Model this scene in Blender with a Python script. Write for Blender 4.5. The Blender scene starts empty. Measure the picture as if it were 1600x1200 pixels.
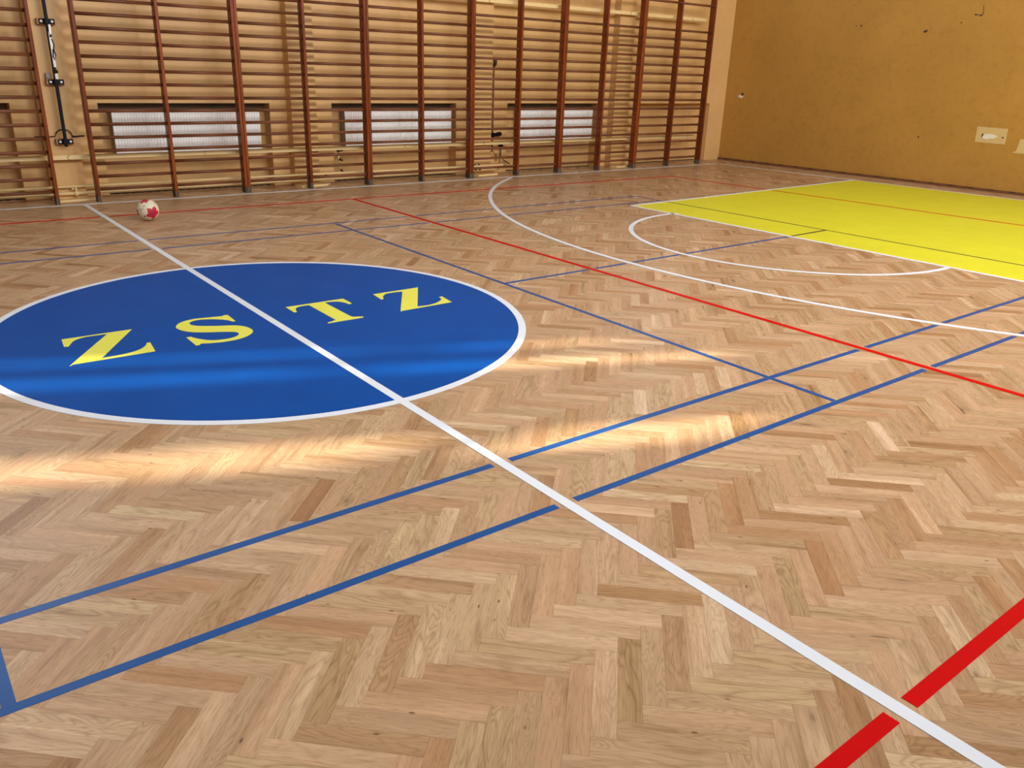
import bpy, bmesh, math, random
from mathutils import Vector, Matrix
import numpy as np

random.seed(7)
RNG = np.random.RandomState(7)
SC = bpy.context.scene
COL = SC.collection

# ------------------------------------------------------------------ camera
cam_d = bpy.data.cameras.new('camera')
cam = bpy.data.objects.new('camera', cam_d)
COL.objects.link(cam)
M = Matrix(((0.790552, 0.197553, -0.579656), (-0.611589, 0.303254, -0.730751), (0.03142, 0.932207, 0.360559))).to_4x4()
M.translation = Vector((-2.0213, -5.2418, 1.6539))
cam.matrix_world = M
cam_d.sensor_width = 36.0
cam_d.lens = 28.877
cam_d.clip_start = 0.05
SC.camera = cam

# ------------------------------------------------------------------ world, sun, daylight, exposure
SC.view_settings.view_transform = 'Standard'
SC.view_settings.look = 'None'
SC.view_settings.gamma = 1.0
SC.view_settings.use_curve_mapping = False
SC.view_settings.exposure = -0.25
SC.cycles.use_denoising = True
SC.cycles.max_bounces = 8
SC.cycles.diffuse_bounces = 5

w = bpy.data.worlds.new('world')
SC.world = w
w.use_nodes = True
wb = w.node_tree.nodes['Background']
wb.inputs[0].default_value = (0.75, 0.85, 1.0, 1)
wb.inputs[1].default_value = 0.6

SUN_EL = math.radians(19.0)
sun_d = bpy.data.lights.new('sun', 'SUN')
sun_d.energy = 19.0
sun_d.angle = math.radians(1.0)
sun_d.color = (1.0, 0.93, 0.78)
sun = bpy.data.objects.new('sun', sun_d)
COL.objects.link(sun)
sdir = Vector((-0.905 * math.cos(SUN_EL), 0.425 * math.cos(SUN_EL), -math.sin(SUN_EL)))
sun.rotation_euler = sdir.to_track_quat('-Z', 'Y').to_euler()


def area(name, loc, rot, sx, sy, power, color):
    d = bpy.data.lights.new(name, 'AREA')
    d.shape = 'RECTANGLE'
    d.size = sx
    d.size_y = sy
    d.energy = power
    d.color = color
    o = bpy.data.objects.new(name, d)
    o.location = loc
    o.rotation_euler = rot
    COL.objects.link(o)
    return o


R90 = math.pi / 2
DAY = (0.86, 0.92, 0.98)
DAY_COOL = (0.66, 0.90, 1.28)
DAY_WARM = (0.90, 0.90, 0.94)
# daylight through the tall south windows (behind the camera) and the high north windows
for i, x in enumerate((-7.6, -4.55, -1.5, 1.55, 4.6, 7.65, 10.6)):
    area('daylight_south', (x, -5.95, 5.2), (math.radians(80), 0, 0), 2.2, 2.7,
         (0.5, 20, 140, 385, 480, 390, 190)[i], (DAY_COOL, DAY_COOL, DAY, DAY_WARM, DAY_WARM, DAY_WARM, DAY_WARM)[i])
for i, x in enumerate((-7.6, -4.55, -1.5, 1.55, 4.6, 7.65, 10.6)):
    area('daylight_north', (x, 6.24, 5.2), (math.radians(-80), 0, 0), 2.2, 2.9,
         (15, 85, 95, 18, 4, 4, 26)[i], (0.82, 0.90, 1.0))


# ------------------------------------------------------------------ helpers
def link(name, me, mats, parent=None, label=None, cat=None, group=None, kind=None, loc=None):
    o = bpy.data.objects.new(name, me)
    for m in (mats if isinstance(mats, (list, tuple)) else [mats]):
        if m and len(me.materials) < (len(mats) if isinstance(mats, (list, tuple)) else 1):
            me.materials.append(m)
    COL.objects.link(o)
    if parent:
        o.parent = parent
    if loc:
        o.location = loc
    if label:
        o['label'] = label
    if cat:
        o['category'] = cat
    if group:
        o['group'] = group
    if kind:
        o['kind'] = kind
    return o


def empty(name, loc, label, cat, group=None):
    o = bpy.data.objects.new(name, None)
    o.location = loc
    o.empty_display_size = 0.1
    COL.objects.link(o)
    o['label'] = label
    o['category'] = cat
    if group:
        o['group'] = group
    return o


class MB:
    """collects boxes, tubes and prisms in one bmesh"""

    def __init__(self):
        self.bm = bmesh.new()

    def box(self, x0, x1, y0, y1, z0, z1, bev=0.0):
        vs = [self.bm.verts.new(c) for c in ((x0, y0, z0), (x1, y0, z0), (x1, y1, z0), (x0, y1, z0),
                                              (x0, y0, z1), (x1, y0, z1), (x1, y1, z1), (x0, y1, z1))]
        fs = [self.bm.faces.new([vs[i] for i in f]) for f in
              ((0, 3, 2, 1), (4, 5, 6, 7), (0, 1, 5, 4), (1, 2, 6, 5), (2, 3, 7, 6), (3, 0, 4, 7))]
        if bev > 0:
            es = list({e for f in fs for e in f.edges})
            bmesh.ops.bevel(self.bm, geom=es, offset=bev, segments=1, affect='EDGES', profile=0.5)
        return self

    def tube(self, pts, r, n=10, cap=True):
        pts = [Vector(p) for p in pts]
        rings = []
        for i, p in enumerate(pts):
            if i == 0:
                d = pts[1] - p
            elif i == len(pts) - 1:
                d = p - pts[i - 1]
            else:
                d = (pts[i + 1] - p).normalized() + (p - pts[i - 1]).normalized()
            d.normalize()
            a = Vector((0, 0, 1)) if abs(d.z) < 0.9 else Vector((0, 1, 0))
            u = d.cross(a).normalized()
            v = u.cross(d).normalized()
            rr = r[i] if isinstance(r, (list, tuple)) else r
            rings.append([self.bm.verts.new(p + u * rr * math.cos(2 * math.pi * k / n) + v * rr * math.sin(2 * math.pi * k / n)) for k in range(n)])
        for a, b in zip(rings, rings[1:]):
            for k in range(n):
                self.bm.faces.new((a[k], a[(k + 1) % n], b[(k + 1) % n], b[k]))
        if cap:
            self.bm.faces.new(rings[0])
            self.bm.faces.new(rings[-1][::-1])
        return self

    def prism(self, pts, z0, z1):
        """vertical prism over a 2-D outline"""
        a = [self.bm.verts.new((x, y, z0)) for x, y in pts]
        b = [self.bm.verts.new((x, y, z1)) for x, y in pts]
        top = self.bm.faces.new(b)
        n = len(pts)
        for i in range(n):
            self.bm.faces.new((a[i], a[(i + 1) % n], b[(i + 1) % n], b[i]))
        return self

    def mesh(self, name, smooth=False):
        bmesh.ops.recalc_face_normals(self.bm, faces=self.bm.faces[:])
        me = bpy.data.meshes.new(name)
        self.bm.to_mesh(me)
        self.bm.free()
        if smooth:
            for p in me.polygons:
                p.use_smooth = True
        return me


def rename_ok(n):
    return n


# ------------------------------------------------------------------ materials
def mat(name, color=(0.8, 0.8, 0.8), rough=0.5, metal=0.0, spec=0.5, coat=0.0):
    m = bpy.data.materials.new(name)
    m.use_nodes = True
    b = m.node_tree.nodes['Principled BSDF']
    b.inputs['Base Color'].default_value = (*color, 1)
    b.inputs['Roughness'].default_value = rough
    b.inputs['Metallic'].default_value = metal
    b.inputs['Specular IOR Level'].default_value = spec
    b.inputs['Coat Weight'].default_value = coat
    return m, m.node_tree.nodes, m.node_tree.links, b


def ramp(nodes, stops):
    r = nodes.new('ShaderNodeValToRGB')
    e = r.color_ramp.elements
    e[0].position, e[0].color = stops[0][0], (*stops[0][1], 1)
    e[1].position, e[1].color = stops[-1][0], (*stops[-1][1], 1)
    for p, c in stops[1:-1]:
        k = e.new(p)
        k.color = (*c, 1)
    return r


def mapped(nodes, links, coord, out, scale, loc=(0, 0, 0)):
    mp = nodes.new('ShaderNodeMapping')
    mp.inputs['Scale'].default_value = scale
    mp.inputs['Location'].default_value = loc
    links.new(coord.outputs[out], mp.inputs['Vector'])
    return mp


def noise(nodes, links, vec, scale, detail=3, rough=0.5, dist=0.0):
    n = nodes.new('ShaderNodeTexNoise')
    n.inputs['Scale'].default_value = scale
    n.inputs['Detail'].default_value = detail
    n.inputs['Roughness'].default_value = rough
    n.inputs['Distortion'].default_value = dist
    links.new(vec, n.inputs['Vector'])
    return n


def math_n(nodes, links, op, a, b=None, c=None, clamp=False):
    m = nodes.new('ShaderNodeMath')
    m.operation = op
    m.use_clamp = clamp
    for i, v in enumerate((a, b, c)):
        if v is None:
            continue
        if isinstance(v, (int, float)):
            m.inputs[i].default_value = v
        else:
            links.new(v, m.inputs[i])
    return m.outputs[0]


def mix(nodes, links, fac, a, b, mode='MIX'):
    m = nodes.new('ShaderNodeMix')
    m.data_type = 'RGBA'
    m.blend_type = mode
    for s, v in ((0, fac), (6, a), (7, b)):
        if isinstance(v, (int, float)):
            m.inputs[s].default_value = v
        elif isinstance(v, tuple):
            m.inputs[s].default_value = (*v, 1)
        else:
            links.new(v, m.inputs[s])
    return m.outputs[2]


def oak_material():
    m, N, L, b = mat('oak_parquet', rough=0.33, spec=0.17)
    uv = N.new('ShaderNodeUVMap')
    uv.uv_map = 'UVMap'
    at = N.new('ShaderNodeAttribute')
    at.attribute_name = 'tint'
    sep = N.new('ShaderNodeSeparateColor')
    L.new(at.outputs['Color'], sep.inputs[0])
    r1, r2, r3 = sep.outputs
    base = ramp(N, [(0.0, (0.355, 0.190, 0.088)), (0.16, (0.430, 0.247, 0.121)), (0.45, (0.500, 0.322, 0.182)),
                    (0.75, (0.560, 0.372, 0.216)), (1.0, (0.645, 0.455, 0.285))])
    L.new(r1, base.inputs[0])
    # cathedral figure: contour lines of a stretched noise
    mp = mapped(N, L, uv, 'UV', (2.2, 13.0, 1))
    nz = noise(N, L, mp.outputs[0], 1.0, 2.0, 0.45, 0.7)
    amp = math_n(N, L, 'MULTIPLY_ADD', r2, 22.0, 4.0)
    ph = math_n(N, L, 'MULTIPLY', nz.outputs[0], amp)
    sn = math_n(N, L, 'PINGPONG', ph, 0.5)
    ln = math_n(N, L, 'MULTIPLY', sn, 2.0)
    ln = math_n(N, L, 'POWER', ln, 2.4)
    mpf = mapped(N, L, uv, 'UV', (16.0, 230.0, 1))
    fine = noise(N, L, mpf.outputs[0], 1.0, 3.0, 0.6)
    mps = mapped(N, L, uv, 'UV', (1.3, 22.0, 1))
    streak = noise(N, L, mps.outputs[0], 1.0, 2.0, 0.5)
    st = ramp(N, [(0.22, (0.66, 0.60, 0.54)), (0.42, (0.93, 0.92, 0.90)), (0.6, (1.0, 1.0, 1.0)), (0.76, (1.20, 1.24, 1.28))])
    L.new(streak.outputs[0], st.inputs[0])
    c = mix(N, L, 1.0, base.outputs[0], st.outputs[0], 'MULTIPLY')
    fg = math_n(N, L, 'MULTIPLY', ln, math_n(N, L, 'MULTIPLY_ADD', r3, 0.55, 0.22))
    c = mix(N, L, fg, c, mix(N, L, 1.0, c, (0.62, 0.54, 0.46), 'MULTIPLY'))
    hue = ramp(N, [(0.0, (1.03, 0.98, 0.95)), (0.35, (1.0, 1.0, 1.0)), (0.75, (1.0, 1.01, 0.98)), (1.0, (0.96, 1.0, 0.92))])
    L.new(r3, hue.inputs[0])
    c = mix(N, L, 1.0, c, hue.outputs[0], 'MULTIPLY')
    fr = ramp(N, [(0.34, (0.76, 0.72, 0.67)), (0.52, (1.03, 1.03, 1.03))])
    L.new(fine.outputs[0], fr.inputs[0])
    c = mix(N, L, 0.75, c, mix(N, L, 1.0, c, fr.outputs[0], 'MULTIPLY'))
    # knots and short dark checks
    mk = mapped(N, L, uv, 'UV', (3.2, 9.0, 1))
    vo = N.new('ShaderNodeTexVoronoi')
    vo.inputs['Scale'].default_value = 1.0
    L.new(mk.outputs[0], vo.inputs['Vector'])
    sc = N.new('ShaderNodeSeparateColor')
    L.new(vo.outputs['Color'], sc.inputs[0])
    sel = math_n(N, L, 'GREATER_THAN', sc.outputs[0], 0.52)
    kn = ramp(N, [(0.0, (1, 1, 1)), (0.035, (0.85, 0.85, 0.85)), (0.075, (0.30, 0.30, 0.30)), (0.24, (0, 0, 0))])
    wob = math_n(N, L, 'MULTIPLY_ADD', math_n(N, L, 'SUBTRACT', nz.outputs[0], 0.5), 0.35, vo.outputs['Distance'])
    L.new(wob, kn.inputs[0])
    kf = math_n(N, L, 'MULTIPLY', kn.outputs[0], sel)
    kf = math_n(N, L, 'MULTIPLY', kf, 0.75)
    c = mix(N, L, kf, c, (0.10, 0.045, 0.02))
    mk2 = mapped(N, L, uv, 'UV', (11.0, 30.0, 1), (3.7, 1.9, 0))
    vo2 = N.new('ShaderNodeTexVoronoi')
    vo2.inputs['Scale'].default_value = 1.0
    L.new(mk2.outputs[0], vo2.inputs['Vector'])
    sc2 = N.new('ShaderNodeSeparateColor')
    L.new(vo2.outputs['Color'], sc2.inputs[0])
    k2 = ramp(N, [(0.07, (1, 1, 1)), (0.14, (0, 0, 0))])
    L.new(vo2.outputs['Distance'], k2.inputs[0])
    kf2 = math_n(N, L, 'MULTIPLY', k2.outputs[0], math_n(N, L, 'GREATER_THAN', sc2.outputs[1], 0.90))
    c = mix(N, L, math_n(N, L, 'MULTIPLY', kf2, 0.8), c, (0.09, 0.038, 0.018))
    L.new(c, b.inputs['Base Color'])
    rr = math_n(N, L, 'MULTIPLY_ADD', fine.outputs[0], 0.10, 0.27)
    L.new(rr, b.inputs['Roughness'])
    bp = N.new('ShaderNodeBump')
    bp.inputs['Strength'].default_value = 0.06
    bp.inputs['Distance'].default_value = 0.001
    L.new(fine.outputs[0], bp.inputs['Height'])
    L.new(bp.outputs[0], b.inputs['Normal'])
    return m


def paint(name, color, rough=0.36, var=0.05, spec=0.10):
    m, N, L, b = mat(name, color, rough, spec=spec)
    tc = N.new('ShaderNodeTexCoord')
    n = noise(N, L, tc.outputs['Object'], 3.0, 5.0, 0.6)
    r = ramp(N, [(0.3, tuple(c * (1 - var) for c in color)), (0.7, tuple(min(1, c * (1 + var)) for c in color))])
    L.new(n.outputs[0], r.inputs[0])
    L.new(r.outputs[0], b.inputs['Base Color'])
    return m


def plaster(name, color, dirt=0.25, rough=0.5):
    m, N, L, b = mat(name, color, rough, spec=0.35)
    tc = N.new('ShaderNodeTexCoord')
    n1 = noise(N, L, tc.outputs['Object'], 0.9, 5.0, 0.6)
    n2 = noise(N, L, tc.outputs['Object'], 9.0, 5.0, 0.65)
    r1 = ramp(N, [(0.3, tuple(c * 0.90 for c in color)), (0.7, tuple(min(1, c * 1.06) for c in color))])
    L.new(n1.outputs[0], r1.inputs[0])
    r2 = ramp(N, [(0.28, (0.86, 0.83, 0.79)), (0.5, (1, 1, 1))])
    L.new(n2.outputs[0], r2.inputs[0])
    c = mix(N, L, dirt, r1.outputs[0], mix(N, L, 1.0, r1.outputs[0], r2.outputs[0], 'MULTIPLY'))
    # sparse small scuffs
    vo = N.new('ShaderNodeTexVoronoi')
    vo.inputs['Scale'].default_value = 3.1
    L.new(tc.outputs['Object'], vo.inputs['Vector'])
    s = math_n(N, L, 'LESS_THAN', vo.outputs['Distance'], 0.035)
    c = mix(N, L, math_n(N, L, 'MULTIPLY', s, 0.35), c, tuple(k * 0.5 for k in color))
    L.new(c, b.inputs['Base Color'])
    bp = N.new('ShaderNodeBump')
    bp.inputs['Strength'].default_value = 0.18
    bp.inputs['Distance'].default_value = 0.004
    L.new(n2.outputs[0], bp.inputs['Height'])
    L.new(bp.outputs[0], b.inputs['Normal'])
    return m


def wood(name, dark, light, axis='z', rough=0.35):
    m, N, L, b = mat(name, light, rough, spec=0.2)
    tc = N.new('ShaderNodeTexCoord')
    oi = N.new('ShaderNodeObjectInfo')
    ad = N.new('ShaderNodeVectorMath')
    ad.operation = 'ADD'
    L.new(tc.outputs['Object'], ad.inputs[0])
    sc3 = N.new('ShaderNodeVectorMath')
    sc3.operation = 'SCALE'
    sc3.inputs[0].default_value = (7, 5, 9)
    L.new(oi.outputs['Random'], sc3.inputs['Scale'])
    L.new(sc3.outputs[0], ad.inputs[1])
    mp = N.new('ShaderNodeMapping')
    mp.inputs['Scale'].default_value = (40, 40, 2.5) if axis == 'z' else (2.5, 40, 40)
    L.new(ad.outputs[0], mp.inputs['Vector'])
    n = noise(N, L, mp.outputs[0], 1.0, 4.0, 0.6)
    r = ramp(N, [(0.3, dark), (0.7, light)])
    L.new(n.outputs[0], r.inputs[0])
    hv = math_n(N, L, 'MULTIPLY_ADD', oi.outputs['Random'], 0.35, 0.82)
    cc = N.new('ShaderNodeHueSaturation')
    L.new(r.outputs[0], cc.inputs['Color'])
    L.new(hv, cc.inputs['Value'])
    L.new(cc.outputs[0], b.inputs['Base Color'])
    return m


OAK = oak_material()
P_WHITE = paint('white_line_paint', (0.72, 0.76, 0.79), 0.38, 0.03)
P_RED = paint('red_line_paint', (0.55, 0.004, 0.004), 0.38, 0.05, 0.04)
P_BLUE = paint('blue_line_paint', (0.008, 0.074, 0.255), 0.34, 0.06, 0.22)
P_DISC = paint('blue_disc_paint', (0.0, 0.066, 0.31), 0.34, 0.08, 0.03)
P_YEL = paint('yellow_zone_paint', (0.69, 0.66, 0.032), 0.38, 0.04)
P_LET = paint('yellow_letter_paint', (0.78, 0.76, 0.10), 0.38, 0.03)
P_DARK = paint('dark_line_paint', (0.06, 0.055, 0.03), 0.38, 0.05)
W_NORTH = plaster('beige_wall_paint', (0.700, 0.425, 0.165), 0.45, 0.42)
W_EAST = plaster('ochre_wall_paint', (0.485, 0.252, 0.052), 0.85, 0.40)
W_OTHER = plaster('white_wall_paint', (0.76, 0.75, 0.73), 0.2, 0.6)
W_CEIL = plaster('white_ceiling_paint', (0.45, 0.45, 0.45), 0.1, 0.8)
W_PATCH = plaster('pale_primer_patch', (0.66, 0.47, 0.20), 0.4, 0.6)
CHIP = plaster('bare_white_plaster', (0.80, 0.74, 0.62), 0.7, 0.8)
CREAM = plaster('cream_gloss_paint', (0.82, 0.60, 0.28), 0.25, 0.45)
BARS_V = wood('varnished_brown_upright', (0.115, 0.020, 0.004), (0.29, 0.072, 0.016), 'z', 0.36)
BARS_H = wood('varnished_brown_rung', (0.105, 0.034, 0.013), (0.215, 0.078, 0.030), 'x', 0.42)
FOOT = wood('worn_grey_wood', (0.06, 0.04, 0.03), (0.17, 0.125, 0.09), 'z', 0.7)
BOARD = wood('brown_skirting_wood', (0.12, 0.045, 0.018), (0.24, 0.105, 0.045), 'x', 0.5)
RADW, _, _, _ = mat('white_radiator_enamel', (0.90, 0.89, 0.85), 0.35)
RADS, _, _, _ = mat('dull_grey_radiator_side', (0.30, 0.26, 0.22), 0.5)
BLACK, _, _, _ = mat('black_painted_steel', (0.006, 0.006, 0.007), 0.5, spec=0.15)
CHROME, _, _, _ = mat('silver_steel', (0.55, 0.54, 0.50), 0.35, 0.8)
WHITEP, _, _, _ = mat('white_plastic_cap', (0.82, 0.82, 0.80), 0.4)
HOLE, _, _, _ = mat('dark_hole', (0.075, 0.036, 0.012), 0.9)
RUST, _, _, _ = mat('dark_brown_valve', (0.045, 0.02, 0.01), 0.5)
BLOCKW = wood('pinkish_wood_block', (0.30, 0.14, 0.07), (0.46, 0.25, 0.14), 'x', 0.5)
FRAMEM, _, _, _ = mat('window_frame_white', (0.7, 0.7, 0.68), 0.5)

# ------------------------------------------------------------------ shell
YW = 5.97      # plane of the north wall
YN = 6.17      # back of the radiator niches
YP = 5.82      # face of the pilasters
XL, XR = -12.3, 13.2
YS = -6.15
ZC = 7.4

b = MB()
b.box(XL - .2, XR, YS - .2, 6.5, -0.12, -0.020)
floor = link('floor', b.mesh('floor'), BOARD, kind='structure')
floor['label'] = 'herringbone oak parquet sports floor with painted court lines'

b = MB()
b.box(XL - .2, XR, YS - .3, 6.7, ZC, ZC + .15)
link('ceiling', b.mesh('ceiling'), W_CEIL, kind='structure')

NICHES = [(-2.60, -0.51), (0.41, 2.545), (3.455, 5.575), (6.58, 8.63), (9.60, 11.645)]
b = MB()
xs = [XL] + [v for n in NICHES for v in n] + [XR - .3]
for i in range(0, len(xs), 2):
    b.box(xs[i], xs[i + 1], YW, YN, 0, 1.09)          # wall pieces between the niches
b.box(XL, XR - .3, YW, YN, 1.09, 3.6)                  # wall above the niches
b.box(XL, XR - .3, YN, 6.42, 0, 3.6)                   # back of the niches
b.box(XL, XR - .3, YW, 6.42, 6.75, ZC)
WX = (-7.6, -4.55, -1.5, 1.55, 4.6, 7.65, 10.6)
prev = XL
for x in WX:
    b.box(prev, x - 1.15, YW, 6.42, 3.6, 6.75)
    prev = x + 1.15
b.box(prev, XR - .3, YW, 6.42, 3.6, 6.75)
wall_n = link('wall_north', b.mesh('wall_north'), W_NORTH, kind='structure')
for i, x in enumerate(WX):
    b = MB()
    for (x0, x1, z0, z1) in ((x - 1.15, x - 1.08, 3.6, 6.75), (x + 1.08, x + 1.15, 3.6, 6.75), (x - 1.08, x + 1.08, 3.6, 3.68),
                             (x - 1.08, x + 1.08, 6.67, 6.75), (x - .03, x + .03, 3.68, 6.67), (x - 1.08, x + 1.08, 5.15, 5.21)):
        b.box(x0, x1, 6.12, 6.19, z0, z1)
    link('window_%d' % (i + 1), b.mesh('window_frame'), FRAMEM, kind='structure')

for x0, x1 in ((-3.28, -2.92), (-0.24, 0.12), (2.79, 3.155), (5.79, 6.152), (8.86, 9.225)):
    b = MB()
    b.box(x0, x1, YP, YW, 0, ZC)
    link('pilaster', b.mesh('pilaster'), W_NORTH, wall_n, label='beige pilaster standing forward of the wall')
    b = MB()
    b.prism([(x0 - .02, YP), (x0 + .02, 5.66), (x1 + .06, 5.70), (x1 + .16, YP)], 0.0, 0.022)
    link('plinth_slab', b.mesh('plinth_slab'), CREAM, wall_n, label='low cream slab at the pilaster foot')
LINTEL_SHADE = plaster('painted_niche_shade', (0.20, 0.135, 0.085), 0.7, 0.7)
for x0, x1 in NICHES[:4]:  # dark strips on niche back and soffit paint in the shade under the lintel
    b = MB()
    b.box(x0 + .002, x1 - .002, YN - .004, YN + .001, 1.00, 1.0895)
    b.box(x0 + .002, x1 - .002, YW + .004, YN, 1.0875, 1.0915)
    link('painted_lintel_shade', b.mesh('painted_lintel_shade'), LINTEL_SHADE, wall_n, label='painted shade at the top of the niche')

# east wall: very slightly turned, follows x = 12.10 + (6 - y) * 0.065
def xe(y):
    return 12.10 + (6.0 - y) * 0.065


b = MB()
b.prism([(xe(YW), YW), (xe(YS - .2), YS - .2), (xe(YS - .2) + .3, YS - .2), (xe(YW) + .3, YW)], 0, ZC)
wall_e = link('wall_east', b.mesh('wall_east'), W_EAST, kind='structure')


def on_east(y, z, off=0.0):
    return Vector((xe(y) - off, y, z))


def wall_poly(name, pts, off, m, parent, thick=0.004, label=None):
    """flat irregular patch on the east wall"""
    bm = bmesh.new()
    f = [bm.verts.new(on_east(y, z, off)) for y, z in pts]
    k = [bm.verts.new(on_east(y, z, off - thick)) for y, z in pts]
    bm.faces.new(f)
    n = len(pts)
    for i in range(n):
        bm.faces.new((f[i], f[(i + 1) % n], k[(i + 1) % n], k[i]))
    bmesh.ops.recalc_face_normals(bm, faces=bm.faces[:])
    me = bpy.data.meshes.new(name)
    bm.to_mesh(me)
    bm.free()
    return link(name, me, m, parent, label=label)


def blob(y, z, ry, rz, n=14, jit=0.25, seed=1):
    r = random.Random(seed)
    return [(y + ry * math.cos(2 * math.pi * i / n) * (1 + jit * (r.random() - .5) * 2),
             z + rz * math.sin(2 * math.pi * i / n) * (1 + jit * (r.random() - .5) * 2)) for i in range(n)]


pp = wall_poly('primer_patch', [(1.107, .986), (0.648, .980), (0.645, .742), (1.099, .748)], 0.003, W_PATCH, wall_e,
               label='pale rectangular repair patch with broken plaster in it')
wall_poly('plaster_chip', [(0.998, .845), (0.975, .872), (0.93, .885), (0.87, .884), (.80, .868), (.772, .856), (.79, .835), (.83, .826),
                           (.815, .812), (.87, .815), (.93, .800), (.985, .806)], 0.008, CHIP, pp, 0.006, 'white broken plaster')
wall_poly('drill_hole', blob(1.003, .858, .012, .030, 10, .2, 3), 0.006, HOLE, pp, 0.004)
wall_poly('drill_hole', blob(0.697, .845, .014, .012, 10, .2, 3), 0.006, HOLE, pp, 0.004)
wall_poly('primer_patch', [(.440, .842), (-.10, .842), (-.10, .635), (.455, .628), (.52, .632), (.505, .640), (.462, .66)], 0.003, W_PATCH, wall_e,
          label='pale repair patch cut by the right edge of the photo')
sk = wall_poly('socket_hole', blob(5.575, 1.285, .026, .026, 10, .1, 5), 0.004, HOLE, wall_e, 0.004, 'dark cable hole high on the ochre wall')
wall_poly('plaster_chip', [(5.655, 1.262), (5.63, 1.268), (5.59, 1.254), (5.555, 1.250), (5.56, 1.225), (5.585, 1.205), (5.62, 1.215), (5.66, 1.225)], 0.012, CHIP, sk, 0.010,
          'white plaster lump under the hole')
for k, (y, z, r) in enumerate(((3.357, 2.503, .014), (3.449, 2.499, .009), (2.237, 2.404, .018), (1.698, 2.527, .012), (1.422, 2.629, .012),
                               (1.501, 2.640, .012), (2.007, .746, .013), (2.005, .765, .009), (.789, .030, .012), (2.21, 2.42, .01))):
    wall_poly('drill_hole', blob(y, z, r * (1.6 if k in (2, 4, 5) else 1), r, 9, .3, k), 0.003, HOLE, wall_e, 0.003)
wall_poly('wall_crack', [(1.418, 2.77), (1.412, 2.77), (1.385, 2.66), (1.41, 2.628), (1.50, 2.636), (1.50, 2.644), (1.415, 2.638), (1.395, 2.665)], 0.003, HOLE, wall_e, 0.002)

# skirting along the east wall
b = MB()
b.prism([(xe(YW) - .022, YW), (xe(YS) - .022, YS), (xe(YS), YS), (xe(YW), YW)], 0, 0.042)
skirt = link('baseboard_east', b.mesh('baseboard_east'), BOARD, kind='structure')
y = 5.78
sm = None
while y > -1.0:
    b = MB()
    b.box(-.003, .004, -.055, .055, -.007, .007)
    if sm is None:
        sm = b.mesh('vent_slot')
    o = link('vent_slot', sm, HOLE, skirt, loc=(xe(y) - .023, y, .036))
    y -= 0.318

# the unseen far sides of the hall
b = MB()
slots = [(-0.86, 0.16, 10.95, 4.75, 3.42), ]
holes = []          # (x, width, z0, z1) in the south wall through which the sun comes
tan_h = math.tan(SUN_EL)


def slot_for(c_y_at_x0, xa, xb, width):
    """slot whose sun strip crosses the floor along (0.905,-0.425) through (0,c) from x=xa to x=xb"""
    t = (c_y_at_x0 - YS) / 0.425
    xs_ = 0.905 * t
    za = (xs_ - xa) / 0.905 * tan_h
    zb = (xs_ - xb) / 0.905 * tan_h
    return (xs_, width, min(za, zb), max(za, zb))


for c0, wdt, segs in ((-0.83, 0.28, ((-3.4, 0.25), (0.60, 1.75))), (-1.21, 0.38, ((-3.4, -0.20), (0.05, 2.1))),
                      (-2.38, 0.68, ((-3.6, -0.30), (0.15, 1.30)))):
    hs = [slot_for(c0, xa_, xb_, wdt) for xa_, xb_ in segs]
    holes.append((hs[0][0], wdt, sorted((h[2], h[3]) for h in hs)))
holes.sort()
# stack columns between the slots
prev = XL
for (hx, hw, zs) in holes:
    b.box(prev, hx - hw / 2, YS - .04, YS, 0, ZC)
    zp = 0
    for z0, z1 in zs:
        b.box(hx - hw / 2, hx + hw / 2, YS - .04, YS, zp, z0)
        zp = z1
    b.box(hx - hw / 2, hx + hw / 2, YS - .04, YS, zp, ZC)
    prev = hx + hw / 2
b.box(prev, XR, YS - .04, YS, 0, ZC)
link('wall_south', b.mesh('wall_south'), W_OTHER, kind='structure')
b = MB()
b.box(XL - .2, XL, YS, 6.42, 0, ZC)
W_WEST = plaster('tan_wall_paint', (0.22, 0.16, 0.10), 0.3, 0.6)
link('wall_west', b.mesh('wall_west'), W_WEST, kind='structure')

# ------------------------------------------------------------------ parquet
SW, SL = 0.070, 0.350
U0, V0 = 1.7605, -3.347
S2 = math.sqrt(0.5)
inv = M.inverted()
F = cam_d.lens / 36.0 * 1600


def project(x, y):
    q = inv @ Vector((x, y, 0))
    return (800 + F * q.x / -q.z, 600 - F * q.y / -q.z, -q.z)


staves = []
for n in range(-170, 260):
    for m_ in range(-40, 40):
        for kind in (0, 1):
            u = U0 + n * SW + m_ * SL + (SL if kind else 0)
            v = V0 + n * SW - m_ * SL + ((SW - SL) if kind else 0)
            du, dv = (SL, SW) if kind == 0 else (SW, SL)
            cu, cv = u + du / 2, v + dv / 2
            x, y = (cu + cv) * S2, (cv - cu) * S2
            if -4.2 < x < 12.95 and -6.1 < y < 6.12 and x < xe(y) + .1:
                staves.append((u, v, kind, x, y))


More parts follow.
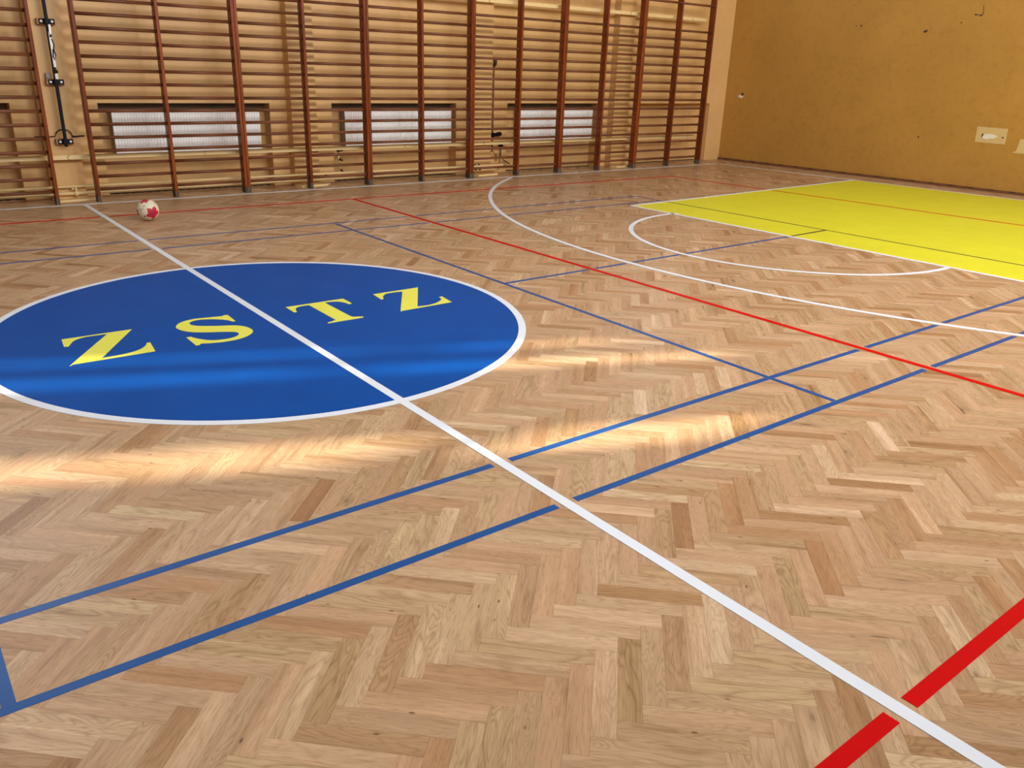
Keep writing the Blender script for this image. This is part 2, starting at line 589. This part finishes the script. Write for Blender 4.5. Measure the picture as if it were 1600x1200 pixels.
def stave_geo(u, v, kind, seed_row):
    """returns verts, uvs, tint"""
    du, dv = (SL, SW) if kind == 0 else (SW, SL)
    r = seed_row
    g = 0.00005
    bv = 0.0004
    zt = 0.0002 + 0.00025 * r[3]
    zb = zt - 0.0006
    o = ((u + g, v + g), (u + du - g, v + g), (u + du - g, v + dv - g), (u + g, v + dv - g))
    i = ((u + bv, v + bv), (u + du - bv, v + bv), (u + du - bv, v + dv - bv), (u + bv, v + dv - bv))
    tilt = (r[4] - .5) * 0.0003
    vs = []
    for (a, c), z in [(p, zb) for p in o] + [(p, zt) for p in i]:
        vs.append(((a + c) * S2, (c - a) * S2, z + (tilt if a > u + du / 2 else -tilt)))
    ou, ov = r[5] * 60, r[6] * 60
    uvs = []
    for (a, c) in list(o) + list(i):
        s, t = (a - u, c - v) if kind == 0 else (c - v, a - u)
        uvs.append((s + ou, t + ov))
    return vs, uvs


FACES = ((4, 5, 6, 7), (0, 1, 5, 4), (1, 2, 6, 5), (2, 3, 7, 6), (3, 0, 4, 7))


def build_staves(rows, name, parent, kind=None):
    V, Fc, UV, T = [], [], [], []
    for k, (u, v, kd, x, y, r) in enumerate(rows):
        vs, uvs = stave_geo(u, v, kd, r)
        base = len(V)
        V += vs
        for f in FACES:
            Fc.append([base + q for q in f])
            for q in f:
                UV.append(uvs[q])
                T.append((r[0], r[1], r[2], 1.0))
    me = bpy.data.meshes.new(name)
    me.from_pydata(V, [], Fc)
    l = me.uv_layers.new(name='UVMap')
    l.data.foreach_set('uv', np.array(UV, dtype=np.float32).ravel())
    ca = me.color_attributes.new('tint', 'FLOAT_COLOR', 'CORNER')
    ca.data.foreach_set('color', np.array(T, dtype=np.float32).ravel())
    return link(name, me, OAK, parent, kind=kind)


rows = []
for s in staves:
    r = RNG.rand(7)
    r[0] = min(1, max(0, 0.5 + 0.21 * RNG.randn()))
    px, py, dpt = project(s[3], s[4])
    q = [project(s[3] + a, s[4] + c) for a, c in ((.1, 0), (-.1, 0), (0, .1), (0, -.1))]
    inside = dpt > 0 and 5 < px < 1595 and 5 < py < 1190
    areapx = abs((q[0][0] - q[1][0]) * (q[2][1] - q[3][1]) - (q[2][0] - q[3][0]) * (q[0][1] - q[1][1])) if inside else 0
    rows.append((areapx, (*s, r)))
rows.sort(key=lambda t: -t[0])
for a, rw in rows[:298]:
    build_staves([rw], 'parquet_stave', floor)
build_staves([rw for a, rw in rows[298:]], 'parquet_staves', floor, 'stuff')

# ------------------------------------------------------------------ court markings
Z1, Z2, Z3 = 0.0012, 0.0018, 0.0024
GAP = 0.024


class Line:
    def __init__(s, a, b, w):
        s.a, s.b, s.w = Vector(a), Vector(b), w
        s.d = (s.b - s.a).normalized()
        s.n = Vector((-s.d.y, s.d.x))
        s.L = (s.b - s.a).length


def cross_t(p, d, q, e):
    """t with p+t*d on the line q+s*e"""
    den = d.x * e.y - d.y * e.x
    if abs(den) < 1e-6:
        return None
    r = q - p
    return (r.x * e.y - r.y * e.x) / den


def cut_line(ln, cutters):
    """pieces of ln (quads) with a gap left round every crossing cutter"""
    segs = []       # (t_left0,t_left1,t_right0,t_right1) to remove
    for c in cutters:
        if isinstance(c, Line):
            t = cross_t(ln.a, ln.d, c.a, c.d)
            if t is None or t < -.05 or t > ln.L + .05:
                continue
            p = ln.a + ln.d * t
            s = (p - c.a).dot(c.d)
            if s < -.05 or s > c.L + .05:
                continue
            cd, cn, cw, cp = c.d, c.n, c.w, p
            hits = [(cd, cn, cw, cp)]
        else:
            cx, cy, r, wd, a0, a1 = c
            o = ln.a - Vector((cx, cy))
            bq = o.dot(ln.d)
            disc = bq * bq - (o.dot(o) - r * r)
            if disc < 0:
                continue
            hits = []
            for t in (-bq - math.sqrt(disc), -bq + math.sqrt(disc)):
                if 0 < t < ln.L:
                    p = ln.a + ln.d * t
                    ang = math.degrees(math.atan2(p.y - cy, p.x - cx)) % 360
                    if a0 <= ang <= a1:
                        nn = (p - Vector((cx, cy))).normalized()
                        hits.append((Vector((-nn.y, nn.x)), nn, wd, p))
        for cd, cn, cw, cp in hits:
            off = cw / 2 + GAP
            v = []
            for side in (ln.n * ln.w / 2, -ln.n * ln.w / 2):
                ts = sorted(cross_t(ln.a + side, ln.d, cp + cn * k, cd) for k in (off, -off))
                v += ts
            segs.append(v)
    segs.sort(key=lambda v: v[0])
    out = []
    l0, r0 = 0.0, 0.0
    for a, b_, c, d in segs:
        if a > l0 + .02:
            out.append((l0, a, r0, c))
        l0, r0 = b_, d
    if ln.L > l0 + .02:
        out.append((l0, ln.L, r0, ln.L))
    quads = []
    for l0, l1, r0, r1 in out:
        quads.append([ln.a + ln.n * ln.w / 2 + ln.d * l0, ln.a - ln.n * ln.w / 2 + ln.d * r0,
                      ln.a - ln.n * ln.w / 2 + ln.d * r1, ln.a + ln.n * ln.w / 2 + ln.d * l1])
    return quads


def draw(name, ln, m, cutters=(), z=Z1, label=None, parent=None):
    b = MB()
    for q in cut_line(ln, cutters):
        b.prism([(p.x, p.y) for p in q], -0.0015, z)
    return link(name, b.mesh(name), m, parent or floor, label=label)


def arc(name, cx, cy, r, wd, a0, a1, m, z, label=None, sx=1.0, parent=None, n=96):
    b = MB()
    A = [math.radians(a0 + (a1 - a0) * i / n) for i in range(n + 1)]
    bm = b.bm
    full = abs(a1 - a0) > 359.9
    ro, ri = r + wd / 2, r - wd / 2
    rings = []
    for t in A[:-1] if full else A:
        rings.append([bm.verts.new((cx + (rr if sx == 1 else rr * sx) * math.cos(t), cy + rr * math.sin(t), zz)) for rr, zz in ((ri, -.0015), (ri, z), (ro, z), (ro, -.0015))])
    k = len(rings)
    for i in range(k if full else k - 1):
        p, q = rings[i], rings[(i + 1) % k]
        for j in range(3):
            bm.faces.new((p[j], p[j + 1], q[j + 1], q[j]))
    return link(name, b.mesh(name), m, parent or floor, label=label)


centre = Line((0, -6.0), (0, 5.43), 0.050)
side_n = Line((-8, 5.45), (11.40, 5.385), 0.050)
baseln = Line((11.375, 5.41), (12.40, -5.45), 0.050)
ARC3 = (9.94, 0.0, 6.50, 0.050, 125.2, 234.8)
ARCF = (5.90, -0.03, 1.71, 0.050, 90, 270)
# yellow zone corners
K = [(5.915, 2.375), (11.645, 2.62), (12.13, -2.44), (6.045, -2.45)]
key_top = Line(K[0], K[1], 0.05)
key_free = Line(K[0], K[3], 0.05)

draw('white_line', centre, P_WHITE, z=Z3, label='white halfway line running through the blue disc')
draw('white_line', side_n, P_WHITE, z=Z2, label='white sideline along the feet of the wall bars')
draw('white_line', baseln, P_WHITE, z=Z2, label='white baseline in front of the ochre wall')
arc('white_arc', ARC3[0], ARC3[1], ARC3[2], .05, ARC3[4], ARC3[5], P_WHITE, Z3, 'large white three-point arc')
arc('white_arc', ARCF[0], ARCF[1], ARCF[2], .05, 86, 273, P_WHITE, Z3, 'white half circle before the yellow zone')
b = MB()
b.prism(K, -0.0015, Z1)
zone = link('yellow_zone', b.mesh('yellow_zone'), P_YEL, floor, label='bright yellow painted free-throw zone')
b = MB()
draw('white_border', key_top, P_WHITE, z=Z3, parent=zone)
draw('white_border', key_free, P_WHITE, z=Z3, parent=zone)

vs_n = Line((-9.0, 4.60), (8.90, 4.36), 0.050)
vs_s = Line((-9.0, -4.50), (9.3, -4.50), 0.050)
v_att = Line((2.955, 4.45), (2.965, -4.475), 0.050)
v_end = Line((8.885, 4.385), (9.44, -2.0), 0.050)
RC = [centre, ARC3]
draw('red_line', vs_n, P_RED, RC, Z2, 'red volleyball sideline near the wall bars')
draw('red_line', vs_s, P_RED, RC, Z2, 'broad-looking red line in the near right corner')
draw('red_line', v_att, P_RED, RC, Z2, 'red attack line slanting across the floor')
draw('red_line', v_end, P_RED, [key_top], Z2 + .0002, 'red end line crossing the yellow zone')

BC = [centre, ARC3, v_att, ARCF]
bo_n = Line((-6.6, 3.10), (6.60, 2.965), 0.034)
bi_n = Line((-6.6, 2.65), (6.58, 2.515), 0.034)
bo_s = Line((-6.6, -3.055), (6.8, -3.095), 0.036)
bi_s = Line((-6.6, -2.625), (6.8, -2.645), 0.036)
ss_r = Line((1.977, 2.965), (1.965, -3.06), 0.036)
ss_l = Line((-1.981, 3.04), (-1.981, -3.06), 0.036)
cb = Line((1.965, -0.06), (5.93, 0.0), 0.036)
cb2 = Line((6.00, 0.0), (6.72, 0.02), 0.036)
bk = Line((6.59, 2.98), (6.62, 2.46), 0.034)
bk2 = Line((6.62, 2.38), (6.80, -2.42), 0.034)
ZB = Z1
for ln, lb in ((bo_n, 'thin blue line, farther of the far pair'), (bi_n, 'thin blue line, nearer of the far pair'),
               (bo_s, 'blue line nearest the camera'), (bi_s, 'blue line, second from the camera'),
               (ss_r, 'thin blue service line right of the blue disc'), (ss_l, 'blue service line at the left edge of the photo'),
               (cb, 'thin blue line from the service line to the yellow zone'), (bk, 'short blue line behind the yellow corner')):
    draw('blue_line', ln, P_BLUE, BC, ZB, lb)
    ZB += 0.00006
draw('dark_line', cb2, P_DARK, (), Z2, 'dark line ending inside the yellow zone', zone)
draw('dark_line', bk2, P_DARK, (), Z2, 'dark line running the width of the yellow zone', zone)

# blue disc with ring and letters
CX, CY = -0.008, -0.034
b = MB()
b.prism([(CX + 1.705 * math.cos(2 * math.pi * i / 160), CY + 1.735 * math.sin(2 * math.pi * i / 160)) for i in range(160)], -0.0015, Z1)
disc = link('centre_disc', b.mesh('centre_disc'), P_DISC, floor, label='deep blue painted centre disc with yellow serif letters')
arc('white_ring', CX, CY, 1.733, .050, 0, 360, P_WHITE, Z2, 'white ring round the blue disc', sx=0.984, parent=disc, n=160)
LETTERS = [
 ('yellow letter Z at the left of the disc', [(-1.23, 0.223), (-0.823, 0.217), (-1.112, -0.262), (-1.003, -0.257), (-0.926, -0.237), (-0.873, -0.201), (-0.837, -0.151), (-0.824, -0.116), (-0.802, -0.112), (-0.823, -0.297), (-1.27, -0.29), (-1.268, -0.271), (-0.975, 0.197), (-1.039, 0.2), (-1.098, 0.201), (-1.146, 0.182), (-1.182, 0.145), (-1.211, 0.085), (-1.224, 0.056), (-1.247, 0.065)]),
 ('yellow letter S', [(-0.203, 0.216), (-0.209, 0.049), (-0.231, 0.049), (-0.251, 0.103), (-0.309, 0.16), (-0.381, 0.198), (-0.431, 0.201), (-0.469, 0.176), (-0.482, 0.143), (-0.478, 0.107), (-0.443, 0.062), (-0.346, 0.004), (-0.251, -0.041), (-0.204, -0.097), (-0.188, -0.167), (-0.194, -0.219), (-0.222, -0.265), (-0.277, -0.31), (-0.344, -0.335), (-0.426, -0.338), (-0.499, -0.321), (-0.554, -0.298), (-0.57, -0.321), (-0.591, -0.322), (-0.591, -0.131), (-0.562, -0.13), (-0.553, -0.161), (-0.521, -0.223), (-0.468, -0.275), (-0.393, -0.292), (-0.33, -0.276), (-0.296, -0.241), (-0.288, -0.208), (-0.302, -0.177), (-0.355, -0.14), (-0.46, -0.088), (-0.532, -0.036), (-0.569, 0.026), (-0.582, 0.085), (-0.575, 0.127), (-0.54, 0.186), (-0.482, 0.225), (-0.411, 0.237), (-0.33, 0.222), (-0.245, 0.205), (-0.225, 0.222)]),
 ('yellow letter T', [(0.206, 0.193), (0.654, 0.189), (0.651, 0.047), (0.635, 0.028), (0.619, 0.038), (0.613, 0.087), (0.584, 0.137), (0.54, 0.157), (0.492, 0.158), (0.491, -0.22), (0.5, -0.271), (0.561, -0.302), (0.55, -0.321), (0.286, -0.319), (0.294, -0.299), (0.328, -0.293), (0.352, -0.277), (0.364, -0.253), (0.367, 0.157), (0.314, 0.161), (0.267, 0.142), (0.24, 0.098), (0.225, 0.041), (0.202, 0.038)]),
 ('yellow letter Z at the right of the disc', [(0.903, 0.185), (1.296, 0.186), (1.292, 0.168), (1.013, -0.279), (1.099, -0.289), (1.181, -0.268), (1.24, -0.231), (1.273, -0.196), (1.288, -0.141), (1.317, -0.136), (1.294, -0.308), (0.855, -0.319), (0.859, -0.301), (1.136, 0.142), (1.066, 0.156), (0.994, 0.15), (0.94, 0.098), (0.911, 0.034), (0.883, 0.021)]),
]


def smooth_outline(pts, cornerdeg=38, sub=4):
    """Catmull-Rom through the gentle bends, corners kept sharp"""
    P = [Vector(p) for p in pts]
    n = len(P)
    sharp = []
    for i in range(n):
        a, c, d = P[i - 1], P[i], P[(i + 1) % n]
        sharp.append((c - a).angle(d - c) > math.radians(cornerdeg) or False)
    out = []
    for i in range(n):
        p1, p2 = P[i], P[(i + 1) % n]
        p0 = P[i - 1] if not sharp[i] else p1 - (p2 - p1)
        p3 = P[(i + 2) % n] if not sharp[(i + 1) % n] else p2 + (p2 - p1)
        for k in range(sub):
            t = k / sub
            out.append(0.5 * ((2 * p1) + (p2 - p0) * t + (2 * p0 - 5 * p1 + 4 * p2 - p3) * t * t + (3 * p1 - p0 - 3 * p2 + p3) * t ** 3))
    return [(p.x, p.y) for p in out]


for lb, pts in LETTERS:
    b = MB()
    b.prism(smooth_outline(pts), -0.001, Z3)
    bmesh.ops.triangulate(b.bm, faces=[f for f in b.bm.faces if len(f.verts) > 4])
    link('letter', b.mesh('letter'), P_LET, disc, label=lb)

# ------------------------------------------------------------------ wall bars
PW, PD, YB = 0.036, 0.122, 5.50
RZ = [0.14 + 0.147 * k for k in range(16)] + [2.786]
b = MB()
b.box(0, PW, 0, PD, 0.075, 3.04, 0.003)
UP = b.mesh('upright')
UP.materials.append(BARS_V)
b = MB()
b.box(-0.0015, PW + .0015, -0.0015, PD + .0015, 0, 0.0755, 0.002)
FT = b.mesh('foot')
FT.materials.append(FOOT)


def rung_mesh(L):
    b = MB()
    n = 10
    A = []
    for x in (0, L):
        A.append([b.bm.verts.new((x, 0.019 * math.copysign(abs(math.cos(t)) ** .6, math.cos(t)), 0.0190 * math.copysign(abs(math.sin(t)) ** .6, math.sin(t))))
                  for t in [2 * math.pi * (k + .5) / n for k in range(n)]])
    for k in range(n):
        b.bm.faces.new((A[0][k], A[0][(k + 1) % n], A[1][(k + 1) % n], A[1][k]))
    b.bm.faces.new(A[0])
    b.bm.faces.new(A[1][::-1])
    me = b.mesh('rung', True)
    me.materials.append(BARS_H)
    return me


UNITS = [((-2.060, -1.165, -0.271), 'brown wooden wall bars cut by the left edge of the photo'),
         ((0.172, 1.062, 1.951), 'brown wall bars just right of the black net post rail, ball in front'),
         ((1.991, 2.870, 3.752), 'brown wall bars between the wide left radiator and the middle radiator'),
         ((3.792, 4.662, 5.523), 'brown wall bars over the middle radiator'),
         ((5.563, 6.460, 7.335), 'brown wall bars with a tall thin capped pipe behind them'),
         ((7.373, 8.262, 9.123), 'brown wall bars over the right end of the third radiator'),
         ((9.161, 10.050, 10.938), 'brown wall bars nearest the room corner')]
RM = {}
for (xa, xm, xb), lab in UNITS:
    t = empty('wall_bars', (xa, YB, 0), lab, 'wall bars', 'wooden wall bars along the far wall')
    for x in (xa, xm, xb):
        o = bpy.data.objects.new('upright', UP)
        COL.objects.link(o)
        o.parent = t
        o.location = (x - xa, 0, 0)
        f = bpy.data.objects.new('foot', FT)
        COL.objects.link(f)
        f.parent = o
        f['label'] = 'scuffed grey foot of the upright'
    for i, z in enumerate(RZ):
        for (p, q) in ((xa, xm), (xm, xb)):
            L = round(q - p - PW, 3)
            if L not in RM:
                RM[L] = rung_mesh(L)
            o = bpy.data.objects.new('rung', RM[L])
            COL.objects.link(o)
            o.parent = t
            o.location = (p + PW - xa, 0.070 - (0.05 if i == 16 else 0) + random.uniform(-.001, .001), z + random.uniform(-.0015, .0015))

# ------------------------------------------------------------------ battens and pipes on the wall
def batten(x0, x1, y0, y1, z0, z1, lab, hooks):
    b = MB()
    b.box(x0, x1, y0, y1, z0, z1, 0.003)
    o = link('batten', b.mesh('batten'), CREAM, label=lab, cat='batten')
    for hx in hooks:
        b = MB()
        b.tube([(hx + .018 * math.cos(a), y0 - .004, (z0 + z1) / 2 + .022 * math.sin(a)) for a in [math.radians(60 + 24 * k) for k in range(10)]], 0.003, 6)
        link('hook', b.mesh('hook', True), BLOCKW, o)
    return o


batten(-3.0, 10.98, 5.705, 5.745, 0.475, 0.527, 'long cream painted batten running at radiator foot height behind all the wall bars', (-.03, 1.55, 4.5, 5.95, 10.75))
batten(0.21, 10.98, 5.705, 5.745, 2.535, 2.590, 'long cream painted batten high up behind the wall bars', (6.0, 9.0, 10.6))

pipe = empty('heating_pipe', (0, 5.775, 0.16), 'twin cream painted heating pipes low along the far wall', 'pipe')
b = MB()
b.tube([(-3.0, 0, 0), (1.9, 0, 0), (6.35, 0, -.018), (6.45, 0.06, -.018)], 0.016, 10)
link('upper_pipe', b.mesh('upper_pipe', True), CREAM, pipe)
b = MB()
b.tube([(-3.0, 0, -.078), (1.9, 0, -.080), (3.1, 0, -.082), (6.20, 0, -.082), (6.30, .06, -.082)], 0.020, 10)
link('lower_pipe', b.mesh('lower_pipe', True), CREAM, pipe)
b = MB()
b.tube([(0.0, -.004, -.012), (0.0, -.004, -.11)], 0.013, 8)
b.box(-.05, -.02, -.02, .02, -.035, -.018, .003)
b.tube([(-.025, -.004, -.08), (.025, -.004, -.08)], 0.025, 10)
link('tee_fitting', b.mesh('tee_fitting', True), CREAM, pipe)
b = MB()
for x in (5.72, 5.80, 5.88):
    b.tube([(x, -.012, .020), (x, -.012, .0)], 0.013, 8)
    b.tube([(x, -.022, -.06), (x + .03, -.022, -.06)], 0.018, 8)
b.tube([(3.22, -.01, -.018), (3.22, -.01, -.066)], 0.010, 8)
link('pipe_fitting', b.mesh('pipe_fitting', True), RUST, pipe, label='small dark pipe fittings')

# ------------------------------------------------------------------ radiators
def radiator(x0, x1, z0, z1, lab):
    yf, yb = 5.992, 6.125
    t = empty('radiator', ((x0 + x1) / 2, yf, z0), lab, 'radiator', 'panel radiators in the wall niches')
    cx = (x0 + x1) / 2
    hw = (x1 - x0) / 2
    bm = bmesh.new()
    n = int(round((x1 - x0 - .05) / 0.0357))
    step = (x1 - x0 - .05) / n
    H = z1 - z0
    prof = []
    x = -hw
    prof.append((x, 0.0))
    x += .025
    for k in range(n):
        prof += [(x + step * .04, 0.0), (x + step * .20, 0.008), (x + step * .40, 0.008), (x + step * .56, 0.0)]
        x += step
    prof.append((hw, 0.0))
    levels = ((0.0, 0), (0.030, 0), (0.045, 1), (H / 2 - .016, 1), (H / 2 - .006, .15), (H / 2 + .006, .15), (H / 2 + .016, 1), (H - .040, 1), (H - .026, 0), (H, 0))
    grid = [[bm.verts.new((px, pd * s, z)) for px, pd in prof] for z, s in levels]
    for a, c in zip(grid, grid[1:]):
        for i in range(len(prof) - 1):
            bm.faces.new((a[i], a[i + 1], c[i + 1], c[i]))
    me = bpy.data.meshes.new('front_panel')
    bm.to_mesh(me)
    bm.free()
    link('front_panel', me, RADW, t)
    b = MB()
    b.box(-hw, -hw + .004, 0.0, yb - yf, 0.0, H)
    link('side_cover', b.mesh('side_cover'), RADS, t, label='dull grey side cover')
    b = MB()
    b.box(hw - .004, hw, 0.0, yb - yf, 0.0, H)
    link('side_cover', b.mesh('side_cover'), RADS, t, label='dull grey side cover')
    b = MB()
    for k in range(int((x1 - x0) / .03)):
        xx = -hw + .015 + k * .03
        b.box(xx, xx + .012, .012, yb - yf - .012, H - .012, H - .004)
    b.box(-hw, hw, .0, .010, H - .006, H)
    b.box(-hw, hw, yb - yf - .01, yb - yf, 0, H)
    link('top_grille', b.mesh('top_grille'), RADW, t)
    b = MB()
    for s in (-.7, .7):
        b.box(s * hw - .015, s * hw + .015, yb - yf, YN - yf, .1, H - .05)
    link('wall_bracket', b.mesh('wall_bracket'), RADS, t)
    return t


radiator(0.552, 2.412, 0.494, 0.990, 'long white ribbed radiator at the left, behind the first full wall bars')
radiator(3.662, 5.503, 0.502, 1.008, 'white ribbed radiator in the middle niche of the far wall')
radiator(6.868, 8.515, 0.485, 0.996, 'white ribbed radiator in the right niche, its left end behind a brown upright')


def riser(x, y, z0, z1, lab, m=None):
    t = empty('riser_pipe', (x, y, z0), lab, 'pipe')
    b = MB()
    b.tube([(0, 0, 0), (0, 0, z1 - z0)], 0.010, 8)
    link('pipe', b.mesh('pipe', True), m or CREAM, t)
    return t


r = riser(3.52, 5.945, 0.16, 0.49, 'short thin feed pipe with dark valves under the left end of the middle radiator')
b = MB()
b.tube([(-.03, -.02, .29), (.06, -.02, .29)], [.022, .014], 10)
b.tube([(0, -.02, .17), (.05, -.02, .145)], [.02, .012], 10)
b.tube([(.02, -.01, .02), (.07, -.01, -.03)], [.016, .010], 8)
link('valve', b.mesh('valve', True), RUST, r)
r = riser(6.275, 5.945, 0.34, 1.68, 'tall thin brown vertical pipe with a dark cap on the far wall', BOARD)
b = MB()
b.tube([(0, 0, 1.30), (0.01, -.02, 1.34), (0.015, -.02, 1.40), (.012, -.02, 1.43)], [.012, .026, .026, .014], 10)
link('cap', b.mesh('cap', True), RUST, r)
b = MB()
b.tube([(-.02, -.02, .215), (.0, -.03, .30)], [.03, .034], 10)
b.tube([(.0, -.03, .27), (.08, -.05, .275), (.13, -.05, .285)], [.018, .036, .03], 10)
link('valve', b.mesh('valve', True), BLACK, r)
r = riser(6.44, 5.945, 0.16, 0.49, 'short pipe below the third radiator with a small black box and a slanting tail')
b = MB()
b.box(-.03, .035, -.03, .02, .22, .29, .004)
link('control_box', b.mesh('control_box'), BLACK, r)
b = MB()
b.tube([(0.0, -.01, .22), (-.005, -.015, .10), (.05, -.03, .04), (.16, -.05, -.02)], .009, 8)
link('cable', b.mesh('cable', True), RUST, r)
b = MB()
b.tube([(-.13, -.02, .19), (-.08, -.02, .15), (-.08, -.02, .04)], [.012, .012, .018], 8)
link('side_pipe', b.mesh('side_pipe', True), CREAM, r)

# ------------------------------------------------------------------ net post rail between the wall bars
rail = empty('net_post_rail', (-0.04, YP, 0.62), 'black vertical net post rail with silver lever, between the two left wall bars', 'net post')
b = MB()
b.box(-.017, .017, -.115, -.085, 0.0, 2.45, .003)
link('rail_bar', b.mesh('rail_bar'), BLACK, rail)
for z in (0.055, 0.705, 1.335, 1.98):
    b = MB()
    b.box(-.092, .090, -.060, 0.0, z - .033, z + .033, .004)
    blk = link('mount_block', b.mesh('mount_block'), BLOCKW, rail, label='pinkish wooden block behind the bracket')
    b = MB()
    b.box(-.072, .086, -.070, -.060, z - .026, z + .026, .003)
    b.box(-.022, .022, -.122, -.070, z - .024, z + .024, .003)
    link('bracket', b.mesh('bracket'), BLACK, blk)
    for x in (-.050, .058):
        b = MB()
        b.tube([(x, -.070, z), (x, -.078, z), (x, -.082, z)], [.0145, .0145, .009], 14)
        link('bolt_cap', b.mesh('bolt_cap', True), WHITEP, blk, label='white round bolt cap')
b = MB()
b.box(-.008, .026, -.135, -.116, 0.86, 1.235, .003)
b.box(.000, .026, -.145, -.116, 1.205, 1.305, .003)
b.box(-.010, .026, -.142, -.116, 0.735, 0.80, .003)
link('tension_lever', b.mesh('tension_lever'), CHROME, rail, label='silver lever and ratchet')
b = MB()
b.tube([(.014, -.140, 1.16), (.030, -.146, 1.10), (.018, -.146, 1.04), (.032, -.146, 0.99), (.016, -.146, .94), (.005, -.146, .97), (.012, -.14, 1.05)], .005, 6)
b.box(.002, .020, -.150, -.134, 1.175, 1.20, .002)
b.box(-.012, .028, -.146, -.125, .802, .835, .002)
link('cord', b.mesh('cord', True), BLACK, rail)
b = MB()
b.box(-.085, -.030, -.050, -.004, .742, .80, .003)
link('latch_plate', b.mesh('latch_plate'), RADS, rail, label='small dull metal latch plate')
b = MB()
pts = [(-.30, -.03, .112), (-.085, -.03, .112)]
pts += [(.005 - .085 * math.cos(a), -.03, .118 + .072 * math.sin(a)) for a in [math.radians(12 * k) for k in range(1, 15)]]
pts += [(.095, -.03, .108), (.222, -.03, .112)]
b.tube(pts, [.0055] * (len(pts) - 2) + [.009, .009], 8)
link('crank_handle', b.mesh('crank_handle', True), BLACK, rail)

# ------------------------------------------------------------------ football
def make_ball():
    R = 0.110
    c = Vector((0.344, 4.062, R))
    bm = bmesh.new()
    bmesh.ops.create_icosphere(bm, subdivisions=6, radius=R)
    me = bpy.data.meshes.new('ball')
    n = (Vector(cam.matrix_world.translation) - c).normalized()
    r = Vector((0, 0, 1)).cross(n).normalized()
    u = n.cross(r).normalized()

    def at(a, d):
        k = max(0.0, 1 - a * a - d * d)
        return (r * a + u * d + n * math.sqrt(k)).normalized()

    flowers = [(at(.44, -.34), .64, 5, .4), (at(-.22, .90), .46, 5, 1.0), (at(-.975, -.20), .40, 5, .2), (-at(.2, .3), .5, 5, 0), (at(.3, -.95), .2, 5, .9), (at(.9, .2) * -1 + n * -.2, .4, 5, .5)]
    navy = [(at(-.32, -.60), .12, .05, 1.1), (at(-.30, .36), .11, .03, .5), (at(-.62, .02), .11, .035, 1.6), (at(-.84, .42), .09, .03, 2.6), (at(-.40, .13), .07, .02, .2), (at(-.2, -.2), .03, .02, 0), (at(.72, .60), .10, .025, -.7)]
    RED, PUR, CR, NV = (0.48, 0.012, 0.035, 1), (0.30, 0.01, 0.14, 1), (0.74, 0.66, 0.48, 1), (0.03, 0.04, 0.06, 1)
    for v in bm.verts:
        p = v.co.normalized()
        seam = 0
        for q in flowers:
            d = p.angle(q[0])
            if abs(d - q[1] * 1.35) < .012:
                seam = 1
        if seam:
            v.co *= 0.988
    bm.to_mesh(me)
    bm.free()
    cols = np.zeros((len(me.vertices), 4), dtype=np.float32)
    for i, v in enumerate(me.vertices):
        p = v.co.normalized()
        col = CR
        for q, rad, k, ph in flowers:
            q = q.normalized()
            d = p.angle(q)
            if d < rad * 1.2:
                t = (p - q * p.dot(q))
                e1 = q.cross(Vector((.3, .2, 1))).normalized()
                e2 = q.cross(e1)
                a = math.atan2(t.dot(e2), t.dot(e1)) + ph
                lim = rad * (0.92 + 0.16 * math.cos(k * a) + 0.07 * math.cos(3 * k * a))
                if d < lim:
                    col = PUR if d < rad * .22 else RED
        for q, la, lb, an in navy:
            t = p - q
            if p.dot(q) > .9:
                x = t.dot(r) * math.cos(an) + t.dot(u) * math.sin(an)
                y = -t.dot(r) * math.sin(an) + t.dot(u) * math.cos(an)
                if (x / la) ** 2 + (y / lb) ** 2 < 1:
                    col = NV
        cols[i] = col
    ca = me.color_attributes.new('pattern', 'FLOAT_COLOR', 'POINT')
    ca.data.foreach_set('color', cols.ravel())
    for p in me.polygons:
        p.use_smooth = True
    m, N, L, bs = mat('ball_leather', (1, 1, 1), 0.45)
    at_ = N.new('ShaderNodeAttribute')
    at_.attribute_name = 'pattern'
    L.new(at_.outputs['Color'], bs.inputs['Base Color'])
    o = link('ball', me, m, label='cream ball with crimson flower pattern lying near the wall bars', cat='ball')
    o.location = c + Vector((0, 0, .0006))


make_ball()
